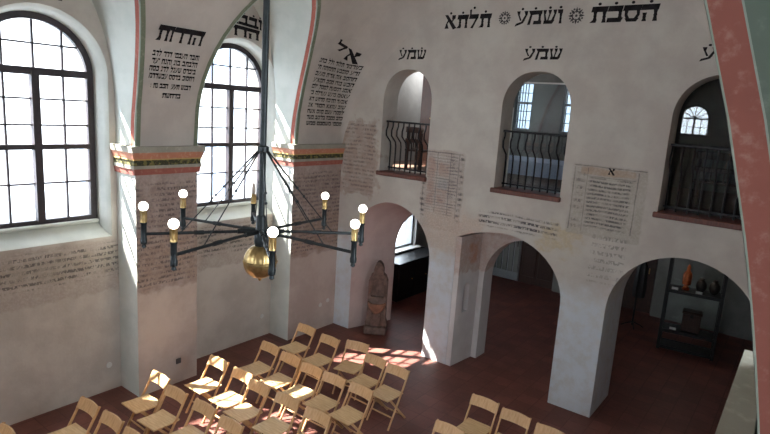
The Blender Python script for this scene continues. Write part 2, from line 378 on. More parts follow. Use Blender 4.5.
# ------------------------------------------------------------------ hebrew stencil lettering
def leg(x, y0, y1, w=.22, t=.62):
    m = (y0+y1)/2; h = w/2; q = h*t; e = (y1-y0)*.10
    return [[(x-h, y1), (x+h, y1), (x+q, m+e), (x-q, m+e)], [(x-q, m+e), (x+q, m+e), (x+q*1.4, m), (x+q, m-e), (x-q, m-e), (x-q*1.4, m)], [(x-q, m-e), (x+q, m-e), (x+h, y0), (x-h, y0)]]
def bar_(x0, x1, y0=.68, y1=1.0, s=.05): return [[(x0, y0), (x1-s, y0), (x1, y1), (x0+s, y1)]]
def GL(ch):
    if ch == 'ה': return .85, bar_(0, .85)+leg(.72, 0, .72)+leg(.14, 0, .50)
    if ch == 'ח': return .85, bar_(0, .85)+leg(.72, 0, .72)+leg(.14, 0, .72)
    if ch == 'ת': return .90, bar_(.06, .92)+leg(.78, 0, .72)+leg(.24, .12, .72)+[[(-.02, 0), (.30, 0), (.34, .2), (.16, .2)]]
    if ch == 'ס': return .90, bar_(0, .9)+[[(.05, .72), (.25, .72), (.20, .45), (.30, .22), (.18, .10), (.06, .38)], [(.68, .72), (.86, .72), (.86, .40), (.72, .10), (.60, .22), (.72, .45)], [(.22, 0), (.68, 0), (.80, .2), (.12, .2)]]
    if ch == 'כ': return .80, bar_(.02, .78)+leg(.68, .24, .72)+[[(0, 0), (.70, 0), (.80, .26), (.04, .26)]]
    if ch == 'ב': return .85, bar_(.02, .74)+leg(.64, .24, .72)+[[(0, 0), (.86, 0), (.86, .26), (.04, .26)]]
    if ch == 'ש': return .95, [[(0, 1), (.24, 1), (.18, .72), (.06, .72)], [(.36, 1), (.60, 1), (.54, .72), (.44, .72)], [(.72, 1), (.96, 1), (.92, .72), (.80, .72)],
                      [(.06, .72), (.16, .72), (.28, .22), (.14, .22)], [(.44, .72), (.53, .72), (.42, .22), (.33, .22)], [(.81, .72), (.91, .72), (.80, .22), (.62, .22)], [(.14, .24), (.80, .24), (.66, 0), (.12, 0)]]
    if ch == 'מ': return .95, [[(0, 1), (.22, 1), (.26, .72), (.12, .72)], [(.30, 1), (.94, 1), (.92, .74), (.28, .70)]]+leg(.82, .2, .72, .2)+[[(.40, 0), (.92, 0), (.92, .24), (.44, .24)], [(.12, .72), (.26, .72), (.14, 0), (-.04, 0)]]
    if ch == 'ע': return .80, [[(.0, 1), (.24, 1), (.20, .74), (.08, .74)], [(.56, 1), (.82, 1), (.78, .72), (.64, .72)], [(.64, .74), (.78, .74), (.52, .12), (.36, .16)], [(.08, .76), (.18, .76), (.36, .34), (.26, .30)], [(-.06, -.12), (.40, .06), (.60, .30), (.02, .08)]]
    if ch == 'ו': return .34, [[(0, 1), (.32, 1), (.32, .74), (.04, .74)]]+leg(.22, 0, .74, .18)
    if ch == 'י': return .34, [[(0, 1), (.32, 1), (.26, .6), (.06, .74)]]
    if ch == 'ל': return .75, [[(.0, 1.34), (.16, 1.38), (.14, 1), (.04, 1)]]+bar_(.02, .74)+[[(.56, .74), (.74, .74), (.50, .30), (.38, .34)], [(.38, .34), (.50, .30), (.34, -.04), (.16, 0)]]
    if ch == 'א': return .95, [[(.02, 1), (.26, 1), (.96, .06), (.70, -.04)], [(.62, 1), (.90, 1), (.88, .76), (.70, .62), (.62, .72)], [(.64, .66), (.74, .60), (.60, .46), (.54, .54)], [(.0, 0), (.32, 0), (.20, .34), (.10, .34)], [(.10, .34), (.20, .34), (.36, .60), (.26, .70)]]
    if ch == 'ר': return .75, bar_(0, .76)+leg(.66, 0, .72)
    if ch == 'ד': return .80, bar_(0, .82)+leg(.60, 0, .72)
    if ch == 'נ': return .50, [[(.05, 1), (.42, 1), (.42, .76), (.08, .76)]]+leg(.34, .2, .76, .16)+[[(0, 0), (.44, 0), (.44, .22), (.04, .22)]]
    if ch == 'ם': return .90, bar_(0, .9)+leg(.14, .1, .72, .18)+leg(.78, .1, .72, .18)+[[(.05, 0), (.88, 0), (.88, .22), (.05, .22)]]
    if ch == ':': return .3, [[(.08, .1), (.22, .1), (.22, .3), (.08, .3)], [(.08, .6), (.22, .6), (.22, .8), (.08, .8)]]
    if ch == "'": return .3, [[(.05, 1), (.22, 1), (.14, .7)]]
    return .45, []
def circle(cx, cy, r, n=10): return [(cx+r*math.cos(2*PI*k/n), cy+r*math.sin(2*PI*k/n)) for k in range(n)]
def write(mb, s, u0, u1, z0, z1, fmap, gap=.12, dots=False, slope=0., mi=1, bold=1.18):
    """lay the right-to-left word s out between u0 and u1 (left to right on the wall)"""
    s = s[::-1]; tot = sum(GL(c)[0] for c in s)+gap*(len(s)-1); k = (u1-u0)/tot; h = z1-z0; x = u0
    old = mb.cur; mb.cur = mi
    for i, c in enumerate(s):
        w, polys = GL(c)
        P = list(polys)
        if dots and c != ' ': P.append(circle(w/2, 1.17 if c != 'ל' else 1.5, .09, 8))
        for pl in P:
            gx = sum(p[0] for p in pl)/len(pl); gy = sum(p[1] for p in pl)/len(pl)
            pl = [(gx+(px-gx)*bold, gy+(py-gy)*(1+(bold-1)*.6)) for px, py in pl]
            vs = [fmap(x+px*k, z0+py*h+slope*(x+px*k-u0)) for px, py in pl]
            mb.add(vs, [tuple(range(len(vs)))])
        x += (w+gap)*k
    mb.cur = old
def rosette(mb, cu, cz, r, fmap, mi=2):
    old = mb.cur; mb.cur = mi
    for k in range(8):
        a = 2*PI*k/8; f = lambda ra, an: (cu+ra*r*math.cos(an), cz+ra*r*math.sin(an))
        for pl in ([f(.28, a), f(.62, a+.25), f(1, a), f(.62, a-.25)], circle(*f(.78, a+PI/8), r*.13, 6)):
            mb.add([fmap(*p) for p in pl], [tuple(range(len(pl)))])
    for k in range(12):
        a, b = 2*PI*k/12, 2*PI*(k+1)/12
        q = [(cu+ra*r*math.cos(t), cz+ra*r*math.sin(t)) for ra, t in ((.42, a), (.42, b), (.55, b), (.55, a))]
        mb.add([fmap(*p) for p in q], [(0, 1, 2, 3)])
    mb.add([fmap(*p) for p in circle(cu, cz, r*.16, 8)], [tuple(range(8))])
    mb.cur = old
LET = 'אבדהוחילמנסעתרשכם'
def words(n):
    out = ''
    while len(out) < n:
        out += ''.join(random.choice(LET) for _ in range(random.randint(3, 5)))+' '
    return out[:n].strip()+random.choice(LET)

# ------------------------------------------------------------------ floor, ceiling
b = MB(); b.box(-9.2, 1.4, -3.2, 16, -.2, 0); struct(b.build('floor', M['floor']))
# crown of the vault
b = MB(); n = 12; ys = (-2.6, 9.0)
x0 = XV(ZTOP)-.02; x1 = XR(ZTOP)+.02
pts = []
for i in range(n+1):
    t = i/n; x = x0+(x1-x0)*t; pts.append((x, ZTOP-.01+.42*math.sin(PI*t)))
for i in range(n):
    (xa, za), (xb, zb) = pts[i], pts[i+1]
    b.add([(xa, ys[0], za), (xb, ys[0], zb), (xb, ys[1], zb), (xa, ys[1], za)], [(0, 1, 2, 3)])
b.box(-9.2, 1.6, -3.2, 9.3, 8.0, 8.2)
struct(b.build('ceiling', M['ceiling'], smooth=True))

# ------------------------------------------------------------------ window walls
def side_wall(name, mirror):
    fx = (lambda x: CX-x) if mirror else (lambda x: x)
    b = MB()
    # slab with window openings in front part, narrower behind (window niche)
    wl = WINC[1:2] if mirror else WINC  # right wall gets one unseen opening, added to light the left wall
    holes = [arch_pts(c, .86, 2.46, 4.78, .84) for c in wl]
    out = [(-3.0, 0), (9.25, 0), (9.25, 8.05), (-3.0, 8.05)]
    vs, fs = fill2d(out, holes, 0)
    b.add([(fx(XW), u, v) for u, v, w in vs], fs)
    holes2 = [arch_pts(c, .76, 2.70, 4.78, .74) for c in wl]
    vs, fs = fill2d(out, holes2, .20)
    b.add([(fx(-8.62+w), u, v) for u, v, w in vs], fs)
    # splayed plaster reveal with rounded arris
    for c in wl:
        rings = []
        for X, hw, zb, ri in ((XW, .86, 2.46, .84), (XW-.02, .845, 2.475, .825), (XW-.06, .825, 2.50, .80), (XW-.14, .80, 2.56, .775), (-8.52, .765, 2.70, .74)):
            rings.append([(fx(X), u, v) for u, v in arch_pts(c, hw, zb, 4.78, ri)])
        b.cur = 1
        for r0, r1 in zip(rings, rings[1:]):
            k = len(r0)
            b.add(r0+r1, [(i, (i+1) % k, k+(i+1) % k, k+i) for i in range(k)])
        b.cur = 0
    mats = [M['wall_window'], M['reveal'], M['ink']]
    if not mirror:
        f = lambda u, z: (XW+.006, u, z)
        # lettering in the lunettes above the windows
        write(b, 'ובבה', 6.28, 6.98, 5.86, 6.03, f, .06, True, -.08, 2)
        write(b, 'הדרך', 6.10, 6.92, 5.67, 5.84, f, .04, False, -.06, 2)
        write(b, 'הבא', 3.06, 3.62, 5.70, 5.86, f, .1, False, 0, 2)
    struct(b.build(name, mats, smooth=True))

def fillet(y, z):
    # the vault runs into the arcade wall with a widening rounded corner
    r = max(0, z-3.9)*.36
    if y <= YE-r or r == 0: return 0
    t = min(1, (y-(YE-r))/r); return r*(1-math.sqrt(max(0, 1-t*t)))
def vault_side(name, mirror):
    fx = (lambda x: CX-x) if mirror else (lambda x: x)
    b = MB()
    segs = []
    edges = [-2.62]+[e for c in BAYS for e in (c-HB, c+HB)]+[YE+.02]
    for i in range(len(edges)-1):
        bay = i % 2 == 1
        segs.append((edges[i], edges[i+1], BAYS[i//2] if bay else None))
    NR = 16
    for y0, y1, c in segs:
        nc = 24 if c is not None else (30 if y1 > YE else 8)
        ysl = [(y0+y1)/2-(y1-y0)/2*math.cos(PI*i/nc) for i in range(nc+1)]
        grid = []
        for y in ysl:
            zl = 3.84 if c is None else ZS+ZR*math.sqrt(max(0, 1-((y-c)/HB)**2))
            colm = []
            for k in range(NR+1):
                z = zl+(ZTOP-zl)*k/NR; X = side(mirror)(z)+fillet(y, z)*(-1 if mirror else 1)
                colm.append((X, y, z))
            grid.append(colm)
        for i in range(nc):
            for k in range(NR):
                b.add([grid[i][k], grid[i+1][k], grid[i+1][k+1], grid[i][k+1]], [(0, 1, 2, 3)])
    if not mirror:
        def f(u, z): return (XV(z)+.014+fillet(u+.012, z), u, z)
        # large word and six small lines between the two windows
        write(b, 'הדרות', 4.40, 5.10, 5.30, 5.49, f, .05)
        zs = [5.10, 5.00, 4.90, 4.80]
        for i, z in enumerate(zs): write(b, words(17), 4.40+.015*(i % 2), 5.13, z, z+.068, f, .06, bold=1.05)
        write(b, words(7)+'  '+words(5)+' :', 4.46, 5.10, 4.67, 4.735, f, .06)
        write(b, words(5), 4.66, 4.95, 4.54, 4.605, f, .06)
        # slanting block near the corner
        write(b, 'א', 8.10, 8.42, 5.44, 5.62, f, 0, False, -.2)
        write(b, 'ל', 7.78, 8.05, 5.58, 5.70, f, 0, False, -.2)
        for i in range(11):
            t = i/10; yl = 7.52+.10*t; z = 5.33-1.13*t
            write(b, words(17 if i < 10 else 13), yl, yl+1.03-.05*t, z, z+.070, f, .06, False, -.05+.045*t, bold=1.05)
    struct(b.build(name, [M['vault'], M['ink']], smooth=True))
    # soffits with painted border
    b = MB()
    for c in BAYS:
        prof = arch_pts(c, HB, 3.84, ZS, ZR, 28)
        vz = [3.84+.04*q for q in range(14)]
        prof = [(prof[0][0], z) for z in vz]+prof[1:-1]+[(prof[-1][0], z) for z in vz[::-1]]
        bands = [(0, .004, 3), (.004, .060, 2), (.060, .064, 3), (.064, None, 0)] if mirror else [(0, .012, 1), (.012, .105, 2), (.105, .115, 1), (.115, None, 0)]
        for a0, a1, mi in bands:
            b.cur = mi
            for (ya, za), (yb, zb) in zip(prof, prof[1:]):
                xa, xb = side(mirror)(za), side(mirror)(zb); g = 1 if mirror else -1
                if a1 is None: q = [(xa+g*a0, ya, za), (xb+g*a0, yb, zb), (fx(XW-.01), yb, zb), (fx(XW-.01), ya, za)]
                else: q = [(xa+g*a0, ya, za), (xb+g*a0, yb, zb), (xb+g*a1, yb, zb), (xa+g*a1, ya, za)]
                b.add(q, [(0, 1, 2, 3)])
    struct(b.build('trim_2' if mirror else 'trim_1', [M['green_backlit'] if mirror else M['soffit'], M['mint'], M['pink_dark'] if mirror else M['pink'], M['mint_old']], smooth=True))
    if mirror: return
    # olive stripe on the face of each arch
    b = MB()
    for c in BAYS:
        for w0, w1, mi in ((0.0, .012, 1), (.012, .075, 0)):
            b.cur = mi
            pa = arch_pts(c, HB+w0, 3.84, ZS, ZR+w0, 28); pb = arch_pts(c, HB+w1, 3.84, ZS, ZR+w1, 28)
            for i in range(len(pa)-1):
                q = [pa[i], pa[i+1], pb[i+1], pb[i]]
                b.add([(side(mirror)(z)+(-.008 if mirror else .008), y, z) for y, z in q], [(0, 1, 2, 3)])
    struct(b.build('trim_3', [M['olive'], M['mint']]))

def piers(mirror, start):
    fx = (lambda x: CX-x) if mirror else (lambda x: x)
    rng = [(-2.62, BAYS[0]-HB), (BAYS[0]+HB, BAYS[1]-HB), (BAYS[1]+HB, BAYS[2]-HB), (BAYS[2]+HB, YE)]
    k = start
    def bx(b, x0, x1, y0, y1, z0, z1):
        a, c = sorted((fx(x0), fx(x1))); b.box(a, c, y0, y1, z0, z1); b.mi[-4] = b.mi[-3] = 1
    for y0, y1 in rng:
        last = y1 == YE
        b = MB(); bx(b, XW-.02, XP, y0, y1, 0, 3.84)
        pr = struct(b.build('wall_pier_%d' % k, [M['pier'], M['reveal']])); 
        # painted cornice wrapped round the pier head
        cor = struct(MB().build('trim_%d' % (k+10), M['stone_edge']))
        bands = [('cornice_fascia', 3.755, 3.84, .085, .09, 'stone_edge'), ('cornice_cove', 3.66, 3.755, .05, .08, 'salmon'), ('cornice_fillet', 3.645, 3.66, .055, .055, 'ochre'),
                 ('cornice_frieze', 3.565, 3.645, .04, .04, 'frieze'), ('cornice_bead', 3.52, 3.565, .05, .05, 'stone_edge'), ('cornice_band', 3.43, 3.52, .025, .04, 'brick_red')]
        for nm, za, zb, pa, pb, mt in bands:
            b = MB()
            def ring(p, z):
                ya = y0-p; yb = (y1+p) if not last else YE-.002
                return [(fx(XW+.0), ya, z), (fx(XP+p), ya, z), (fx(XP+p), yb, z), (fx(XW+.0), yb, z)]
            b.add(ring(pa, za)+ring(pb, zb), [(0, 1, 5, 4), (1, 2, 6, 5), (2, 3, 7, 6), (0, 3, 2, 1), (4, 5, 6, 7)])
            b.build(nm, M[mt], cor)
        k += 1

side_wall('wall_left', False); vault_side('wall_left_vault', False); piers(False, 1)
side_wall('wall_right', True); vault_side('wall_right_vault', True); piers(True, 5)

# near end wall (behind the camera)
NW = [(-6.60, .80, 2.70, 4.78, .75), (-3.33, .46, 4.36, 4.92, .44), (-.95, .70, 2.70, 4.78, .70)]  # outer two windows are added unseen, to light the arcade wall
vs, fs = fill2d([(-9.2, 0), (-9.2, 8.05), (1.5, 8.05), (1.5, 0)], [arch_pts(*a) for a in NW], .4)
b = MB(); b.add([(u, -2.8+w, v) for u, v, w in vs], fs); struct(b.build('wall_near', M['vault']))
for i, (c, hw, z0, zs, r) in enumerate(NW):
    oa = arch_pts(c, hw, z0, zs, r, 20); ia = arch_pts(c, hw-.07, z0+.07, zs, r-.07, 20); k = len(oa); b = MB()
    for Y in (-2.86, -2.80): b.add([(u, Y, v) for u, v in oa]+[(u, Y, v) for u, v in ia], [(j, (j+1) % k, k+(j+1) % k, k+j) for j in range(k)])
    fr = struct(b.build('window_%d' % (i+8), M['frame'])); b = MB()
    if i == 1:
        b.box(c-.03, c+.03, -2.86, -2.81, z0, zs); b.box(c-hw, c+hw, -2.86, -2.81, zs-.03, zs+.03)
        for q in (-.2, .2): b.box(c+q-.01, c+q+.01, -2.86, -2.81, z0, zs)
        for q in range(1, 6): a = PI*q/6; b.bar((c, -2.83, zs), (c+.40*math.cos(a), -2.83, zs+.40*math.sin(a)), .016, .03, (0, 1, 0))
        b.box(c-hw, c+hw, -2.86, -2.81, z0+.28, z0+.30)
    else:
        for u in (-.35, 0, .35): b.box(c+u-.02, c+u+.02, -2.86, -2.81, z0, zs+r*.84)
        for z in (3.3, 3.78, 4.3, 4.78): b.box(c-hw+.03, c+hw-.03, -2.86, -2.81, z-.02, z+.02)
    b.build('glazing_bar', M['frame'], fr)
    vs, fs = fill2d(ia, (), 0); b = MB(); b.add([(u, -2.84, v) for u, v, w in vs], fs); b.build('window_pane', M['glass'], fr)

# windows of the left wall
def hall_window(idx, c):
    root = None
    b = MB(); X0, X1 = -8.49, -8.42
    # outer frame
    oa = arch_pts(c, .775, 2.69, 4.78, .755, 28); ia = arch_pts(c, .685, 2.76, 4.78, .665, 28)
    k = len(oa)
    for X in (X0, X1):
        b.add([(X, u, v) for u, v in oa]+[(X, u, v) for u, v in ia], [(i, (i+1) % k, k+(i+1) % k, k+i) for i in range(k)])
    b.add([(X0, u, v) for u, v in ia]+[(X1, u, v) for u, v in ia], [(i, (i+1) % k, k+(i+1) % k, k+i) for i in range(k)])
    frame = struct(b.build('window_%d' % idx, M['frame']))
    b = MB(); b.box(X0, X1+.02, c-.70, c+.70, 4.73, 4.83); b.box(X0, X1+.02, c-.70, c+.70, 3.74, 3.81)
    b.build('transom', M['frame'], frame)
    b = MB(); b.box(X0, X1+.03, c-.05, c+.05, 2.74, 4.78); b.build('mullion', M['frame'], frame)
    b = MB(); g = .013
    for u in (c-.37, c+.37):
        b.box(X0+.02, X1-.01, u-g, u+g, 2.74, 4.78)
        zt = 4.78+.675*math.sqrt(1-(.37/.69)**2); b.box(X0+.02, X1-.01, u-g, u+g, 4.78, zt)
    b.box(X0+.02, X1-.01, c-g, c+g, 4.8, 5.44)
    for z in (3.27, 4.07, 4.42): b.box(X0+.02, X1-.01, c-.70, c+.70, z-g, z+g)
    b.box(X0+.02, X1-.01, c-.57, c+.57, 5.14-g, 5.14+g)
    b.build('glazing_bar', M['frame'], frame)
    vs, fs = fill2d(arch_pts(c, .69, 2.75, 4.78, .67, 20), (), 0)
    b = MB(); b.add([(-8.455, u, v) for u, v, w in vs], fs); b.build('window_pane', M['glass'], frame)
    b = MB(); b.rbox(-8.47, -8.36, c-.77, c+.77, 2.655, 2.70, .01); b.build('window_sill', M['reveal'], frame)
for i, c in enumerate(WINC): hall_window(i+1, c)

# neighbouring house washed out behind the panes, its height set to shade the sills
hb = empty('building', (-16.2, 4.0, -.3)); tag(hb, 'pale neighbouring building standing outside, washed out behind the tall arched windows', 'building')
b = MB(); b.box(-4, 0, -19, 19, 0, 14.2); b.build('wall', M['facade'], hb)
b = MB(); b.box(-4.2, .25, -19.2, 19.2, 14.2, 14.42); b.box(-4.2, .12, -19.1, 19.1, 13.9, 14.2); b.build('roof_edge', M['facade'], hb)
for zz in (1.6, 5.4, 9.2):
    b = MB(); b.box(0, .08, -19, 19, zz+2.9, zz+3.05); b.build('string_course', M['facade'], hb)
    for q in range(9):
        y = -16+4*q; b = MB(); b.box(0, .06, y-.65, y+.65, zz-.1, zz+2.2); fw = b.build('window', M['white_card'], hb)
        b = MB(); 
        for a_, c_ in ((-.55, -.04), (.04, .55)):
            for z0, z1 in ((0, 1.3), (1.38, 2.1)): b.box(.061, .066, y+a_, y+c_, zz+z0, zz+z1)
        b.build('pane', M['pane_far'], fw)
b = MB(); b.box(-21, -8.7, -20, 28, -.5, -.3); g = struct(b.build('ground', M['facade']))

# ------------------------------------------------------------------ arcade wall (far end)
ARCH1 = arch_pts(-6.30, .93, -.02, 1.85, .98, 26)
ARCH3 = arch_pts(-1.17, 1.00, -.02, 1.80, 1.02, 26)
A2L, A2R = -4.84, -2.86
def arch2():
    p = [(A2L, -.02), (A2L, 2.42), (-4.78, 2.47), (-4.55, 2.56), (-4.25, 2.63), (-3.95, 2.665)]
    for i in range(1, 13):
        a = PI/2*i/12; p.append((-3.95+1.09*math.sin(a), 1.70+.965*math.cos(a)))
    p.append((A2R, -.02)); return p
WN = [(-6.13, .54), (-3.65, .57), (-1.04, .62)]
LOWZ = 3.36
b = MB()
f = lambda x, y, z: (x, y, z)
vs, fs = fill2d([(-8.3, -.02), (-8.3, LOWZ), (.6, LOWZ), (.6, -.02), (-.17, -.02)]+ARCH3[::-1][1:-1]+[(-2.17, -.02), (A2R, -.02)]+arch2()[::-1][1:-1]+[(A2L, -.02), (-5.37, -.02)]+ARCH1[::-1][1:-1]+[(-7.23, -.02)], (), 1.0)
b.add([(u, YE+.5+w, v) for u, v, w in vs], fs)
holes = [arch_pts(c, hw, LOWZ+.03, 4.72, .60, 24, 2.2) for c, hw in WN]
vs, fs = fill2d([(-8.3, LOWZ), (-8.3, 8.05), (.6, 8.05), (.6, LOWZ)], holes, .45)
b.add([(u, YE+.225+w, v) for u, v, w in vs], fs)
fe = lambda u, z: (u, YE-.004, z)
write(b, 'תלתא', -5.44, -4.58, 6.01, 6.22, fe, .14, True)
write(b, 'ושמע', -4.12, -3.38, 6.03, 6.23, fe, .10, True)
write(b, 'הסכת', -2.95, -2.04, 6.02, 6.24, fe, .10, True)
rosette(b, -4.33, 6.14, .115, fe); rosette(b, -3.17, 6.13, .125, fe)
for u0, u1 in ((-6.37, -5.79), (-3.92, -3.32), (-1.42, -.82)): write(b, 'שמע', u0, u1, 5.50, 5.66, fe, .12, True)
write(b, 'א', -2.40, -2.31, 3.85, 3.94, fe, 0)
struct(b.build('wall_far', [M['end'], M['ink'], M['star']], smooth=False))

# inner ring of the middle arch, with the splayed jamb and small niche
b = MB()
inner = arch_pts(-3.70, .86, -.02, 1.62, .86, 24)
inner = [(-4.56+.01*0, -.02)]+inner[1:-1]+[(-2.84, -.02)]
vs, fs = fill2d([(-4.95, -.02), (-4.95, 3.3), (-2.7, 3.3), (-2.7, -.02)]+inner[::-1], (), .36)
b.add([(u, 9.54+w, v) for u, v, w in vs], fs)
struct(b.build('wall_recess', M['jamb']))
# jamb lining with arched niche, standing just in front of the jamb face
nh = arch_pts(9.00, .085, 1.0, 1.46, .10, 12)
vs, fs = fill2d([(YE+.003, 0), (YE+.003, 2.45), (9.37, 2.45), (9.37, 0)], [nh], .10)
b = MB(); b.add([(A2L+.055+w+.10*(u-YE), u, v) for u, v, w in vs], fs)
b.add([(A2L+.004, 8.85, .95), (A2L+.004, 9.2, .95), (A2L+.004, 9.2, 1.65), (A2L+.004, 8.85, 1.65)], [(0, 1, 2, 3)])
struct(b.build('wall_jamb', M['jamb']))

# splayed lining of the left arch
b = MB(); n = 26
fr_ = arch_pts(-6.30, .93, -.02, 1.85, .98, n); bk = arch_pts(-6.20, .72, -.02, 1.60, .95, n)
k = len(fr_)
b.add([(u, YE+.004, v) for u, v in fr_]+[(u, 9.72, v) for u, v in bk], [(i, i+1, k+i+1, k+i) for i in range(k-1)])
vs, fs = fill2d([(-7.4, -.02), (-7.4, 3.1), (-5.2, 3.1), (-5.2, -.02)]+bk[::-1], (), .06); b.add([(u, 9.75+w_, v) for u, v, w_ in vs], fs)
struct(b.build('wall_splay', M['jamb_pink'], smooth=True))

# vestibule and gallery behind the arcade
b = MB(); b.box(-8.6, -8.2, 9.7, 10.85, -.02, 3.2); b.box(-8.6, -8.2, 12.5, 15.2, -.02, 3.2); b.box(-8.6, -8.2, 10.85, 12.5, -.02, 1.02); b.box(-8.6, -8.2, 10.85, 12.5, 2.5, 3.2)
struct(b.build('wall_vestibule_left', M['dull']))
b = MB(); b.box(-8.6, -7.15, 14.75, 15.1, -.02, 3.2); b.box(-5.13, -3.55, 14.75, 15.1, -.02, 3.2); b.box(-2.62, .7, 14.75, 15.1, -.02, 3.2); b.box(-7.15, -5.1, 15.0, 15.1, -.02, 3.2); b.box(-3.55, -2.62, 15.0, 15.1, -.02, 3.2)
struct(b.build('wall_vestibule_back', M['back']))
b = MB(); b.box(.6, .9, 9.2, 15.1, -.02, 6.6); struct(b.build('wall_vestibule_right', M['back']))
b = MB(); b.box(-8.7, .8, 9.15, 15.7, 3.16, 3.34); struct(b.build('wall_gallery_floor', M['upfloor']))
b = MB(); b.box(-8.7, -8.2, 9.1, 9.3, 3.34, 6.2); b.box(-8.7, -8.2, 10.45, 13.6, 3.34, 6.2); b.box(-8.7, -8.2, 9.3, 10.45, 3.34, 4.1); b.box(-8.7, -8.2, 9.3, 10.45, 5.6, 6.2)
struct(b.build('wall_gallery_left', M['dull']))
GW = [(-5.98, .22, 4.30, 5.42, .05), (-4.66, .32, 4.30, 5.42, .05)]
holes = [arch_pts(c, hw, z0, z1, r, 14) for c, hw, z0, z1, r in GW]
vs, fs = fill2d([(-8.7, 3.3), (-8.7, 6.25), (.8, 6.25), (.8, 3.3)], holes, .3)
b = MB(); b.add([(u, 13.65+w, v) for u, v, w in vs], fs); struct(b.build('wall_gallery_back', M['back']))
b = MB(); b.box(-8.7, .9, 9.1, 13.9, 6.2, 6.4); struct(b.build('ceiling_gallery', M['dull']))
b = MB(); b.box(-2.75, -2.65, 9.16, 13.5, 3.34, 6.2); struct(b.build('wall_gallery_partition', M['brownwood']))
# gallery windows
for i, (c, hw, z0, z1, r) in enumerate(GW):
    b = MB(); oa = arch_pts(c, hw, z0, z1, r, 14); ia = arch_pts(c, hw-.03, z0+.03, z1, r-.03, 14); k = len(oa)
    for Y in (13.56, 13.60): b.add([(u, Y, v) for u, v in oa]+[(u, Y, v) for u, v in ia], [(j, (j+1) % k, k+(j+1) % k, k+j) for j in range(k)])
    fr = struct(b.build('window_%d' % (i+4), M['frame'] if i == 2 else M['grey_paint']))
    b = MB()
    for u in (-.33, 0, .33): b.box(c+u*hw-.009, c+u*hw+.009, 13.56, 13.59, z0, z1+r*math.sqrt(1-u*u)-.01)
    n = 6 if i < 2 else 4
    for q in range(1, n): 
        z = z0+(z1-z0)*q/(n-1); b.box(c-hw, c+hw, 13.56, 13.59, z-(.05 if (i < 2 and q == 3) or (i == 2 and q == n-1) else .009), z+.009)
    b.build('glazing_bar', M['frame'] if i == 2 else M['grey_paint'], fr)
    vs, fs = fill2d(ia, (), 0); b = MB(); b.add([(u, 13.61, v) for u, v, w in vs], fs); b.build('window_pane', M['glass_tinted'], fr)
# vestibule window in the left side wall
b = MB(); b.box(-8.36, -8.29, 10.85, 10.93, 1.02, 2.5); b.box(-8.36, -8.29, 12.42, 12.5, 1.02, 2.5); b.box(-8.36, -8.29, 10.85, 12.5, 1.02, 1.08); b.box(-8.36, -8.29, 10.85, 12.5, 2.44, 2.5)
fr = struct(b.build('window_7', M['grey_paint']))
b = MB(); b.add([(-8.33, 10.9, 1.05), (-8.33, 12.45, 1.05), (-8.33, 12.45, 2.47), (-8.33, 10.9, 2.47)], [(0, 1, 2, 3)]); b.build('window_pane', M['glass'], fr)
b = MB(); b.rbox(-8.32, -8.05, 10.83, 12.56, .985, 1.025, .01); b.build('window_sill', M['plastic_white'], fr)
# doors
b = MB(); b.box(-7.13, -6.20, 14.88, 14.96, 0, 2.3); d = struct(b.build('door_1', M['grey_paint']))
b = MB()
for q in range(5): b.box(-7.03+.17*q, -6.90+.17*q, 14.85, 14.89, .25, 2.15)
b.build('door_panel', M['back'], d); b = MB(); b.tube([(-6.27, 14.83, 1.0), (-6.27, 14.83, 1.15)], .012); b.build('door_handle', M['iron'], d)
b = MB(); b.box(-6.18, -5.14, 14.90, 14.98, 0, 2.4); d = struct(b.build('door_2', M['darkwood']))
b = MB()
for x in (-6.12, -5.64):
    for z in (.2, 1.25): b.rbox(x, x+.42, 14.87, 14.91, z, z+.9, .02)
b.build('door_panel', M['darkwood'], d); b = MB(); b.tube([(-5.2, 14.86, 1.0), (-5.2, 14.86, 1.14)], .012); b.build('door_handle', M['brass'], d)
b = MB(); b.box(-3.5, -2.66, 14.90, 14.98, 0, 2.4); d = struct(b.build('door_3', M['darkwood']))
b = MB(); b.tube([(-2.8, 14.88, 1.0), (-2.8, 14.88, 1.14)], .012); b.build('door_handle', M['brass'], d)

# gallery opening: wooden sill, glass pane, iron railing
OPN = ['left', 'middle', 'right']
for i, (c, hw) in enumerate(WN):
    b = MB(); b.rbox(c-hw-.05, c+hw+.02, YE-.05, YE+.44, LOWZ-.03, LOWZ+.05, .012)
    struct(b.build('trim_%d' % (30+i), M['sillwood']))
rail_proto = None
def railing(c, hw, label):
    r = empty('iron_railing', (c, 0, LOWZ+.05))
    tag(r, label, 'railing', 'iron railings in the gallery openings')
    L = hw-.015; y0 = YE+.26; y1 = YE+.13
    b = MB(); b.rbox(-L, L, y1-.025, y1+.02, .93, .965, .006); b.build('handrail', M['iron'], r)
    b = MB(); b.box(-L, L, y0-.012, y0+.012, .05, .075); b.build('bottom_rail', M['iron'], r)
    n = 9
    for k in range(n):
        x = -L+.03+(2*L-.06)*k/(n-1)
        b = MB(); b.tube([(x, y0, 0), (x, y0, .48), (x, y0-.02, .56), (x, y1-.03, .68), (x, y1-.035, .78), (x, y1, .86), (x, y1, .94)], .0145, 6)
        b.build('baluster', M['iron'], r, True)
    return r
railing(*WN[0], 'black iron railing with bellied bars in the small leftmost gallery opening')
railing(*WN[1], 'black iron railing with bellied bars across the middle gallery opening')
railing(*WN[2], 'black iron railing in the dark gallery opening beside the pink arch rib')
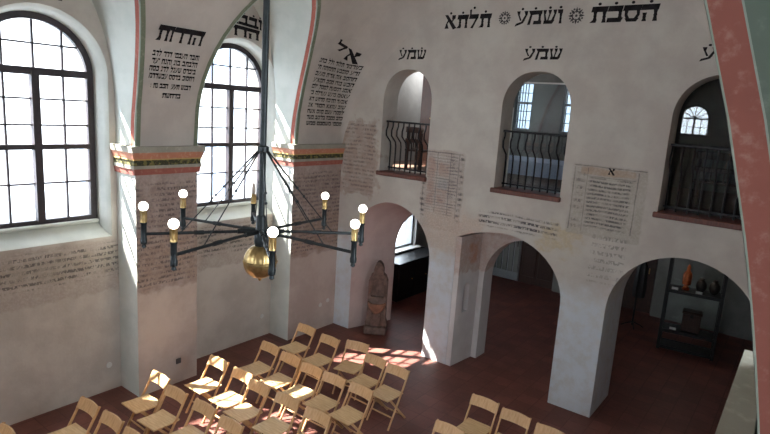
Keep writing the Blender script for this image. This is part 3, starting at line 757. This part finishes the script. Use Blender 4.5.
for i, (c, hw) in list(enumerate(WN))[1:]:
    b = MB(); zt = 5.16 if i == 1 else 5.32
    pg = [(u, min(v, zt)) for u, v in arch_pts(c, hw-.015, LOWZ+.055, 4.72, .585, 24, 2.2)]
    pg = [p for k_, p in enumerate(pg) if not (p[1] == zt and 0 < k_ < len(pg)-1 and pg[k_-1][1] == zt and pg[k_+1][1] >= zt)]
    vs, fs = fill2d(pg, (), .008); b.add([(u, YE+.389+w_, v) for u, v, w_ in vs], fs)
    g = tag(b.build('glass_panel', M['glass_dim']), ['', 'clear glass panel behind the railing of the middle gallery opening', 'dark reflecting glass panel behind the railing of the rightmost gallery opening'][i], 'glass')
    if i == 1:
        b = MB(); b.box(c-.47, c+.47, YE+.38, YE+.398, zt-.006, zt+.018)
        b.box(c-hw+.018, c-hw+.036, YE+.38, YE+.398, LOWZ+.06, 4.75); b.build('edge_strip', M['plastic_white'], g)

# ------------------------------------------------------------------ gallery and vestibule furniture
def bench(x, y, rz, z, w, label, wood_='darkwood'):
    r = empty('bench', (x, y, z), rz); tag(r, label, 'bench')
    b = MB(); b.rbox(-w/2, w/2, -.22, .2, .42, .46, .01); b.build('seat', M[wood_], r)
    b = MB(); b.rbox(-w/2, w/2, .18, .21, .80, .92, .01); b.rbox(-w/2, w/2, .18, .21, .60, .68, .01)
    for q in range(7): b.box(-w/2+.05+(w-.12)*q/6, -w/2+.07+(w-.12)*q/6, .185, .205, .46, .82)
    b.build('backrest', M[wood_], r)
    for sx in (-1, 1):
        for y_, h in ((-.18, .42), (.17, .92)):
            b = MB(); b.rbox(sx*(w/2-.05)-.025, sx*(w/2-.05)+.025, y_-.025, y_+.025, 0, h, .005); b.build('leg', M[wood_], r)
    return r
bench(-6.6, 9.9, PI, 3.34, .42, 'dark wooden bench behind the railing of the leftmost gallery opening')
bench(-3.15, 10.1, PI, 3.34, .7, 'dark wooden bench behind the right half of the middle gallery railing')
bench(-.9, 10.4, PI, 3.34, 1.2, 'dark wooden bench in the unlit rightmost gallery opening')
TP = (-4.6, 12.1, 3.34)
t = empty('table', TP); tag(t, 'long low platform table under a pale blue white cloth seen through the middle gallery opening', 'table')
b = MB(); b.rbox(-1.2, 1.2, -.65, .65, .30, .34, .01); b.build('tabletop', M['darkwood'], t)
for sx in (-1, 1):
    for sy in (-1, 1): b = MB(); b.rbox(sx*1.13-.03, sx*1.13+.03, sy*.58-.03, sy*.58+.03, 0, .30, .005); b.build('leg', M['darkwood'], t)
b = MB(); b.rbox(-1.22, 1.22, -.67, .67, .342, .35, .003); b.box(-1.22, 1.22, -.675, -.668, .05, .348); tb = b.build('tablecloth', M['white_cloth']); tb.location = TP
tag(tb, 'pale blue white cloth hanging over the low table in the gallery', 'tablecloth')
# brown wardrobe seen in the leftmost opening
w = empty('wardrobe', (-7.12, 11.1, 3.34), 0); tag(w, 'tall reddish brown wooden wardrobe at the right side of the leftmost gallery opening', 'wardrobe')
b = MB(); b.rbox(-.3, .4, 0, .5, 0, 2.3, .01); b.build('body', M['brownwood'], w)
for s_ in (0, 1):
    b = MB(); b.rbox(-.28+.34*s_, .04+.34*s_, -.025, 0, .1, 2.2, .008); dd = b.build('door', M['brownwood'], w)
    b = MB(); b.sphere((.01+.09*s_, -.04, 1.1), .018); b.build('knob', M['brass'], dd, True)
# black sideboard below the vestibule window
s = empty('sideboard', (-7.82, 11.75, 0), PI/2); tag(s, 'long black sideboard standing under the bright side window behind the left arch', 'sideboard')
b = MB(); b.rbox(-.95, .95, -.32, .32, 0, .92, .01); b.build('body', M['black'], s)
b = MB(); b.rbox(-.99, .99, -.36, .36, .92, .96, .008); b.build('top', M['black'], s)
for q in range(3):
    b = MB(); b.rbox(-.92+.62*q, -.34+.62*q, -.345, -.32, .14, .88, .008); dd = b.build('door', M['black'], s)
    b = MB(); b.sphere((-.40+.62*q, -.36, .5), .02); b.build('knob', M['brass'], dd, True)

# stone wash basin in the left arch
s = empty('stone_basin', (-6.72, 8.98, 0), .55); tag(s, 'weathered reddish stone fountain niche with rounded head beside the left arch jamb', 'fountain')
sil = [(-.27, 0), (-.29, .22), (-.25, .30), (-.25, 1.12), (-.20, 1.22), (-.13, 1.27), (-.13, 1.36), (-.10, 1.45), (-.05, 1.50), (0, 1.52), (.05, 1.50), (.10, 1.45), (.13, 1.36), (.13, 1.27), (.20, 1.22), (.25, 1.12), (.25, .30), (.29, .22), (.27, 0)]
niche = [(-.17, .78), (-.17, 1.0), (-.12, 1.12), (0, 1.17), (.12, 1.12), (.17, 1.0), (.17, .78)]
vs, fs = fill2d(sil, [niche], .10); b = MB(); b.add([(u, -.02+w_, v) for u, v, w_ in vs], fs)
vs, fs = fill2d(sil, (), .12); b.add([(u, .09+w_, v) for u, v, w_ in vs], fs); b.build('stone_slab', M['stone'], s); s.scale = (.78, .85, 1.0)
b = MB()
for k in range(2): pass
b.add([(.24*math.cos(PI+PI*i/12)*sc, -.07+.22*math.sin(PI+PI*i/12)*sc, z) for z, sc in ((.42, .35), (.55, .85), (.62, 1.0), (.68, 1.02), (.68, .86), (.60, .75)) for i in range(13)],
      [(r_*13+i, r_*13+i+1, (r_+1)*13+i+1, (r_+1)*13+i) for r_ in range(5) for i in range(12)]+[tuple(range(65, 78))])
b.build('basin', M['stone_light'], s, True)
b = MB(); b.rbox(-.30, .30, -.22, .15, 0, .16, .03); b.rbox(-.14, .14, -.18, -.05, .16, .44, .03); b.build('pedestal', M['stone'], s)

# display case in the right arch
dc = empty('display_case', (-1.53, 12.95, 0), .12); tag(dc, 'black metal frame display case with glass shelves seen through the right arch', 'display case')
W2, D2, H2 = .50, .22, 2.15
for sx in (-1, 1):
    for sy in (-1, 1):
        b = MB(); b.rbox(sx*W2-.03, sx*W2+.03, sy*D2-.03, sy*D2+.03, 0, H2, .004); b.build('post', M['black'], dc)
for z in (.06, .42, 1.28, H2-.03):
    b = MB(); b.box(-W2, W2, -D2, D2, z, z+.02)
    for sy in (-1, 1): b.box(-W2, W2, sy*D2-.02, sy*D2+.02, z-.03, z+.03)
    for sx in (-1, 1): b.box(sx*W2-.02, sx*W2+.02, -D2, D2, z-.03, z+.03)
    b.build('shelf', M['black'], dc)
for nm, bx_ in (('glass_pane', (-W2, W2, D2-.002, D2+.002, .45, H2)),):
    b = MB(); b.box(*bx_); b.build(nm, M['glass_case'], dc)
R = Matrix.Translation((-1.53, 12.95, 0)) @ Matrix.Rotation(.12, 4, 'Z')
def incase(name, mb, mat, x, y, z, label, cat, smooth=True, group=None):
    o = mb.build(name, mat, None, smooth); o.location = R @ Vector((x, y, z)); o.rotation_euler = (0, 0, .12); return tag(o, label, cat, group)
SZ = 1.312
b = MB(); b.lathe([(.07, 0), (.075, .03), (.05, .06), (.05, .09), (.085, .12), (.09, .30), (.075, .36), (.045, .40), (.03, .44), (.04, .47), (.02, .52), (.004, .54)], (0, 0, 0), 14)
incase('copper_lantern', b, M['copper'], -.17, -.02, SZ, 'glowing copper lantern on the upper shelf of the black display case', 'lantern')
for k, (x, sc) in enumerate(((.10, .92), (.34, .95))):
    b = MB(); b.lathe([(.05*sc, 0), (.09*sc, .04), (.115*sc, .12), (.10*sc, .20), (.05*sc, .25), (.06*sc, .28), (.03*sc, .30)], (0, 0, 0), 16)
    h = incase('metal_pot', b, M['pewter'], x, 0, SZ, ['dark round metal pot beside the copper lantern on the upper shelf', 'dark metal pot at the right end of the upper shelf'][k], 'pot')
b = MB(); b.rbox(-.17, .17, -.12, .12, 0, .36, .01); bx0 = incase('wooden_chest', b, M['darkwood'], .03, 0, .454, 'dark wooden chest on the middle shelf of the black display case', 'chest', False)
b = MB(); b.rbox(-.185, .185, -.135, .135, .36, .43, .02); b.build('lid', M['darkwood'], bx0)
b = MB(); b.rbox(-.03, .03, -.135, -.118, .30, .38, .004); b.build('latch', M['pewter'], bx0)
for k, (x, z, lb) in enumerate(((-.36, SZ, 'small white caption card left of the copper lantern'), (.08, SZ, 'small white caption card in front of the dark pots'), (-.28, .454, 'small white caption card on the shelf with the wooden chest'))):
    b = MB(); b.box(-.06, .06, -.003, .003, 0, .05); o = incase('caption_card', b, M['white_card'], x, -.185, z, lb, 'card', False)
# dark coat stand / post left of the case
cs = empty('coat_stand', (-2.75, 13.6, 0)); tag(cs, 'dark coat stand with a hanging coat in the shadow left of the display case', 'coat stand')
b = MB(); b.tube([(0, 0, .04), (0, 0, 1.75)], .02); b.build('pole', M['black'], cs, True)
b = MB(); 
for q in range(4): a = q*PI/2+.4; b.tube([(0, 0, .12), (.16*math.cos(a), .16*math.sin(a), .06), (.24*math.cos(a), .24*math.sin(a), .012)], .012)
b.build('base', M['black'], cs, True)
for q in range(4):
    a = q*PI/2; b = MB(); b.tube([(0, 0, 1.6), (.08*math.cos(a), .08*math.sin(a), 1.63), (.11*math.cos(a), .11*math.sin(a), 1.70)], .009); b.build('hook', M['black'], cs, True)
b = MB(); b.lathe([(.13, .75), (.15, .95), (.13, 1.25), (.12, 1.45), (.06, 1.60), (.02, 1.64)], (.05, -.06, 0), 14, 7, .25); b.build('coat', M['black'], cs, True)

# wall fittings
b = MB(); b.rbox(XP, XP+.02, 4.92, 5.01, .33, .42, .008); tag(b.build('wall_socket', M['socket']), 'small dark wall socket low on the pier between the two windows', 'socket')
for y, z, X, lb in ((4.10, .42, XW, 'round white cover plate on the wall under the left window'), (7.15, .42, XW, 'round pale cover plate on the wall under the second window'),
                    (8.26, .52, XP, 'small round white cover on the corner pier, left of its pair'), (8.48, .57, XP, 'small round white cover on the corner pier nearest the arch')):
    b = MB(); vs, fs = fill2d(circle(0, 0, .045, 16), (), .012); b.add([(X+.006+w_, y+u, z+v) for u, v, w_ in vs], fs)
    tag(b.build('cover_plate', M['plastic_white']), lb, 'cover plate')

# ------------------------------------------------------------------ chandelier
HX, HY = -3.75, 3.25
ch = empty('chandelier', (HX, HY, 3.0)); tag(ch, 'black iron chandelier with eight arms, round bulbs and a brass ball', 'chandelier')
b = MB(); b.tube([(0, 0, .5), (0, 0, 4.68)], .028, 12); b.build('pole', M['iron_blue'], ch, True)
b = MB(); b.lathe([(.05, 4.68), (.09, 4.66), (.10, 4.60), (.04, 4.55)][::-1], (0, 0, 0), 16); b.build('ceiling_rose', M['iron_blue'], ch, True)
b = MB(); b.lathe([(.02, .27), (.045, .30), (.055, .36), (.06, .38), (.06, .48), (.045, .50), (.045, .60), (.03, .62)], (0, 0, 0), 16); b.build('hub', M['iron_blue'], ch, True)
b = MB(); prof = [(.004, .02), (.015, .03), (.018, .05)]+[(.148*math.sin(PI*i/14)**.85, .20-.15*math.cos(PI*i/14)) for i in range(1, 14)]+[(.02, .35)]
b.lathe(prof, (0, 0, 0), 48, 12, .06); ball = b.build('brass_ball', M['brass'], ch, True)
b = MB(); b.lathe([(.146, .19), (.153, .195), (.153, .205), (.146, .21)], (0, 0, 0), 32); b.build('seam_band', M['brass'], ball, True)
b = MB(); b.lathe([(.03, 1.16), (.05, 1.17), (.05, 1.21), (.03, 1.22)], (0, 0, 0), 12); b.build('collar', M['iron_blue'], ch, True)
PH = -.6267; RR = .95
for k in range(8):
    a = PH+k*PI/4; d = Vector((math.cos(a), math.sin(a), 0)); r0 = RR+(.0, .0, -.04, .03, 0, 0, 0, .01)[k]
    tip = d*r0
    arm = MB(); arm.tube([d*.05+Vector((0, 0, .475)), d*(r0*.55)+Vector((0, 0, .462)), tip+Vector((0, 0, .45))], .014, 8)
    arm.tube([d*.05+Vector((0, 0, .475)), d*.2+Vector((0, 0, .472))], .022, 8); arm.tube([d*(r0*.5)+Vector((0, 0, .463)), d*(r0*.5+.08)+Vector((0, 0, .461))], .02, 8)
    ao = arm.build('arm', M['iron_blue'], ch, True)
    q = tip
    s_ = MB(); s_.lathe([(.008, .33), (.02, .34), (.016, .36), (.026, .37), (.028, .40), (.023, .42), (.023, .53), (.028, .54), (.028, .55)], q, 12); s_.build('candle_sleeve', M['iron_blue'], ao, True)
    g = MB(); g.lathe([(.025, .55), (.025, .565), (.018, .575), (.018, .63), (.024, .65)], q, 12)
    for j in range(6): an = j*PI/3; g.tube([q+Vector((.023*math.cos(an), .023*math.sin(an), .55)), q+Vector((.023*math.cos(an), .023*math.sin(an), .65))], .004, 5)
    g.build('brass_socket', M['brass'], ao, True)
    off = (k == 4)
    bu = MB()
    if off: bu.lathe([(.012, .64), (.018, .67), (.018, .72), (.010, .75), (.002, .765)], q, 12)
    else: bu.sphere(q+Vector((0, 0, .683)), .038, 16, 10)
    bo = bu.build('bulb', M['bulb_off' if off else 'bulb'], ao, True); 
    if off: bo['label'] = 'unlit pale bulb'
    tr = MB(); p0 = d*.03+Vector((0, 0, 1.19)); p1 = d*(r0*.70)+Vector((0, 0, .46)); m = p0.lerp(p1, .45)
    tr.tube([p0, m], .0075, 6); tr.tube([m, p1], .005, 6); tr.sphere(m, .014, 8, 6); tr.sphere(p0.lerp(p1, .55), .013, 8, 6); tr.sphere(p1, .014, 8, 6)
    tr.build('tie_rod', M['iron_blue'], ch, True)

# ------------------------------------------------------------------ folding chairs
def make_chair():
    r = empty('folding_chair')
    up = [((-.20, -.20, 0), (-.19, .255, .78)), ((.20, -.20, 0), (.19, .255, .78))]
    for p0, p1 in up:
        b = MB(); b.bar(p0, p1, .018, .034, (1, 0, 0)); b.build('upright', M['beech'], r)
    for sx in (-1, 1):
        b = MB(); b.bar((sx*.168, .26, 0), (sx*.168, -.15, .445), .018, .032, (1, 0, 0)); b.build('leg', M['beech'], r)
    # curved backrest board
    b = MB(); n = 8; vs = []
    for t_ in range(n+1):
        x = -.205+.41*t_/n; bow = .028*(1-(2*t_/n-1)**2); rz = .008*(1-(2*t_/n-1)**2)
        for y_, z_ in ((.168, .655), (.184, .655), (.246, .775+rz), (.230, .775+rz)): vs.append((x, y_+bow-.006, z_))
    fs = [(i*4+k, i*4+(k+1) % 4, (i+1)*4+(k+1) % 4, (i+1)*4+k) for i in range(n) for k in range(4)]+[(3, 2, 1, 0), (n*4, n*4+1, n*4+2, n*4+3)]
    b.add(vs, fs); b.build('backrest', M['beech'], r, True)
    b = MB(); vs = []; n = 8
    for j in range(n+1):
        y_ = -.235+.375*j/n; dip = -.010*math.sin(PI*j/n)+.006*(1-j/n)
        for x in (-.185, .185): vs += [(x, y_, .448+dip), (x, y_, .466+dip)]
    fs = []
    for j in range(n):
        a = j*4; c = a+4; fs += [(a+1, a+3, c+3, c+1), (a, c, c+2, a+2), (a, a+1, c+1, c), (a+2, c+2, c+3, a+3)]
    fs += [(0, 2, 3, 1), (n*4, n*4+1, n*4+3, n*4+2)]
    b.add(vs, fs); b.build('seat', M['beech_seat'], r)
    b = MB(); b.bar((-.20, -.105, .16), (.20, -.105, .16), .022, .016, (0, 0, 1)); b.build('stretcher', M['beech'], r)
    b = MB(); b.bar((-.168, .175, .088), (.168, .175, .088), .022, .016, (0, 0, 1)); b.build('stretcher', M['beech'], r)
    b = MB(); b.tube([(-.19, .05, .425), (.19, .05, .425)], .007, 8); b.build('pivot_rod', M['iron'], r, True)
    return r
ORD = ['first', 'second', 'third', 'fourth', 'fifth']
ROWS = [('row nearest the arches', [(-6.60, 6.76, 0), (-5.99, 6.70, 0), (-5.53, 6.86, 0.24), (-4.97, 6.645, 0), (-4.51, 6.60, 0)]),
        ('second row from the arches', [(-6.45, 5.80, 0), (-5.94, 5.76, 0), (-5.45, 5.72, 0), (-5.01, 5.73, 0), (-4.52, 5.75, 0)]),
        ('third row from the arches', [(-6.59, 4.91, 0), (-6.02, 4.90, 0), (-5.585, 4.83, 0), (-5.05, 4.855, 0), (-4.50, 4.86, 0)]),
        ('fourth row from the arches', [(-6.73, 4.045, 0), (-6.225, 3.97, 0), (-5.65, 4.00, 0), (-5.10, 3.98, 0)]),
        ('fifth row from the arches', [(-6.70, 3.06, 0), (-6.19, 3.09, 0), (-5.68, 3.08, 0)]),
        ('bottom left row cut by the photo edge', [(-6.74, 2.18, 0)])]
proto = make_chair(); first = True
def put(x, yb, rz, label, group):
    global first
    o = proto if first else copy_tree(proto); first = False
    rz += random.uniform(-.04, .04)
    o.location = (x+.03+.25*math.sin(rz), yb+.05-.25*math.cos(rz), 0); o.rotation_euler = (0, 0, rz)
    tag(o, label, 'chair', group)
for rn, row in ROWS:
    for k, (x, y, rz) in enumerate(row):
        if rz > .2: lb = 'turned beech folding chair, third from the left in the row nearest the arches'
        elif len(row) == 1: lb = 'beech folding chair cut off at the bottom left corner of the photo'
        else: lb = 'beech folding chair, %s from the window wall in the %s' % (ORD[k], rn)
        put(x, y, rz, lb, 'folding chairs in rows on the window side')
put(-3.08, 6.67, 0, 'beech folding chair, leftmost of the farther row on the right side of the aisle', 'folding chairs right of the aisle')
put(-2.60, 6.62, 0, 'beech folding chair, middle of the farther row on the right side of the aisle', 'folding chairs right of the aisle')
put(-2.10, 6.58, 0, 'beech folding chair, rightmost of the farther row on the right side of the aisle', 'folding chairs right of the aisle')
put(-3.09, 5.74, 0, 'beech folding chair of the nearer row right of the aisle, at the bottom edge', 'folding chairs right of the aisle')

# ------------------------------------------------------------------ light
w = bpy.data.worlds.new('sky'); bpy.context.scene.world = w; w.use_nodes = True
nt = w.node_tree; bg = nt.nodes['Background']; bg.inputs[0].default_value = (.84, .925, 1.0, 1); bg.inputs[1].default_value = 13.0
def portal(loc, rot, sx, sy):
    li = bpy.data.lights.new('sky_portal', 'AREA'); li.shape = 'RECTANGLE'; li.size = sx; li.size_y = sy; li.cycles.is_portal = True
    o = bpy.data.objects.new('sky_portal', li); col.objects.link(o); o.location = loc; o.rotation_euler = rot
for c in WINC:
    portal((-8.75, c, 4.1), (0, -PI/2, 0), 2.9, 1.55)
portal((CX+8.75, WINC[1], 4.1), (0, PI/2, 0), 2.9, 1.55)
for c in NW: portal((c[0], -3.1, (c[2]+c[3]+c[4])/2), (PI/2, 0, 0), 2*c[1], c[3]+c[4]-c[2])
portal((-8.7, 11.7, 1.76), (0, -PI/2, 0), 1.5, 1.7)
portal((-8.8, 9.87, 4.85), (0, -PI/2, 0), 1.5, 1.15)
portal((-4.0, 13.85, 4.9), (-PI/2, 0, 0), 5.0, 1.5)
sl = bpy.data.lights.new('sun', 'SUN'); sl.energy = 65; sl.angle = math.radians(.6); sl.color = (1, .95, .86)
so = bpy.data.objects.new('sun', sl); col.objects.link(so)
so.rotation_euler = Vector((2.7, 1.8, -4)).to_track_quat('-Z', 'Y').to_euler()
gl = bpy.data.lights.new('gallery_fill', 'POINT'); gl.energy = 55; gl.color = (.95, .97, 1); gl.shadow_soft_size = .1  # unseen fill light added to brighten the gallery's left wall
go = bpy.data.objects.new('gallery_fill', gl); col.objects.link(go); go.location = (-7.65, 12.2, 5.7)
# small lamp above the display case
pl = bpy.data.lights.new('case_lamp', 'POINT'); pl.energy = 5; pl.color = (1, .9, .78); pl.shadow_soft_size = .05
po = bpy.data.objects.new('case_lamp', pl); col.objects.link(po); po.location = (-1.6, 12.9, 2.05)

# ------------------------------------------------------------------ camera
cam = bpy.data.cameras.new('camera'); co = bpy.data.objects.new('camera', cam); col.objects.link(co)
def nv(v): return Vector(v).normalized()
vr = (-385-385, 57-217); vl = (820-385, 137-217); fpx = math.sqrt(-(vr[0]*vl[0]+vr[1]*vl[1]))
dY = nv((vl[0], vl[1], fpx)); dX = nv((-vr[0], -vr[1], -fpx)); dZ = dX.cross(dY)   # world axes in camera (x right, y down, z forward)
m = Matrix(((dX[0], -dX[1], -dX[2]), (dY[0], -dY[1], -dY[2]), (dZ[0], -dZ[1], -dZ[2])))
co.matrix_world = Matrix.Translation((0, 0, 4.6)) @ m.to_4x4()
cam.sensor_width = 36; cam.lens = fpx/770*36; cam.clip_start = .05; cam.clip_end = 200
bpy.context.scene.camera = co
sc = bpy.context.scene
sc.view_settings.view_transform = 'Standard'; sc.view_settings.look = 'None'; sc.view_settings.exposure = 0.15; sc.view_settings.gamma = 1.1
sc.cycles.max_bounces = 10; sc.cycles.diffuse_bounces = 6; sc.cycles.transparent_max_bounces = 12; sc.cycles.sample_clamp_indirect = 8; sc.cycles.caustics_reflective = False; sc.cycles.caustics_refractive = False
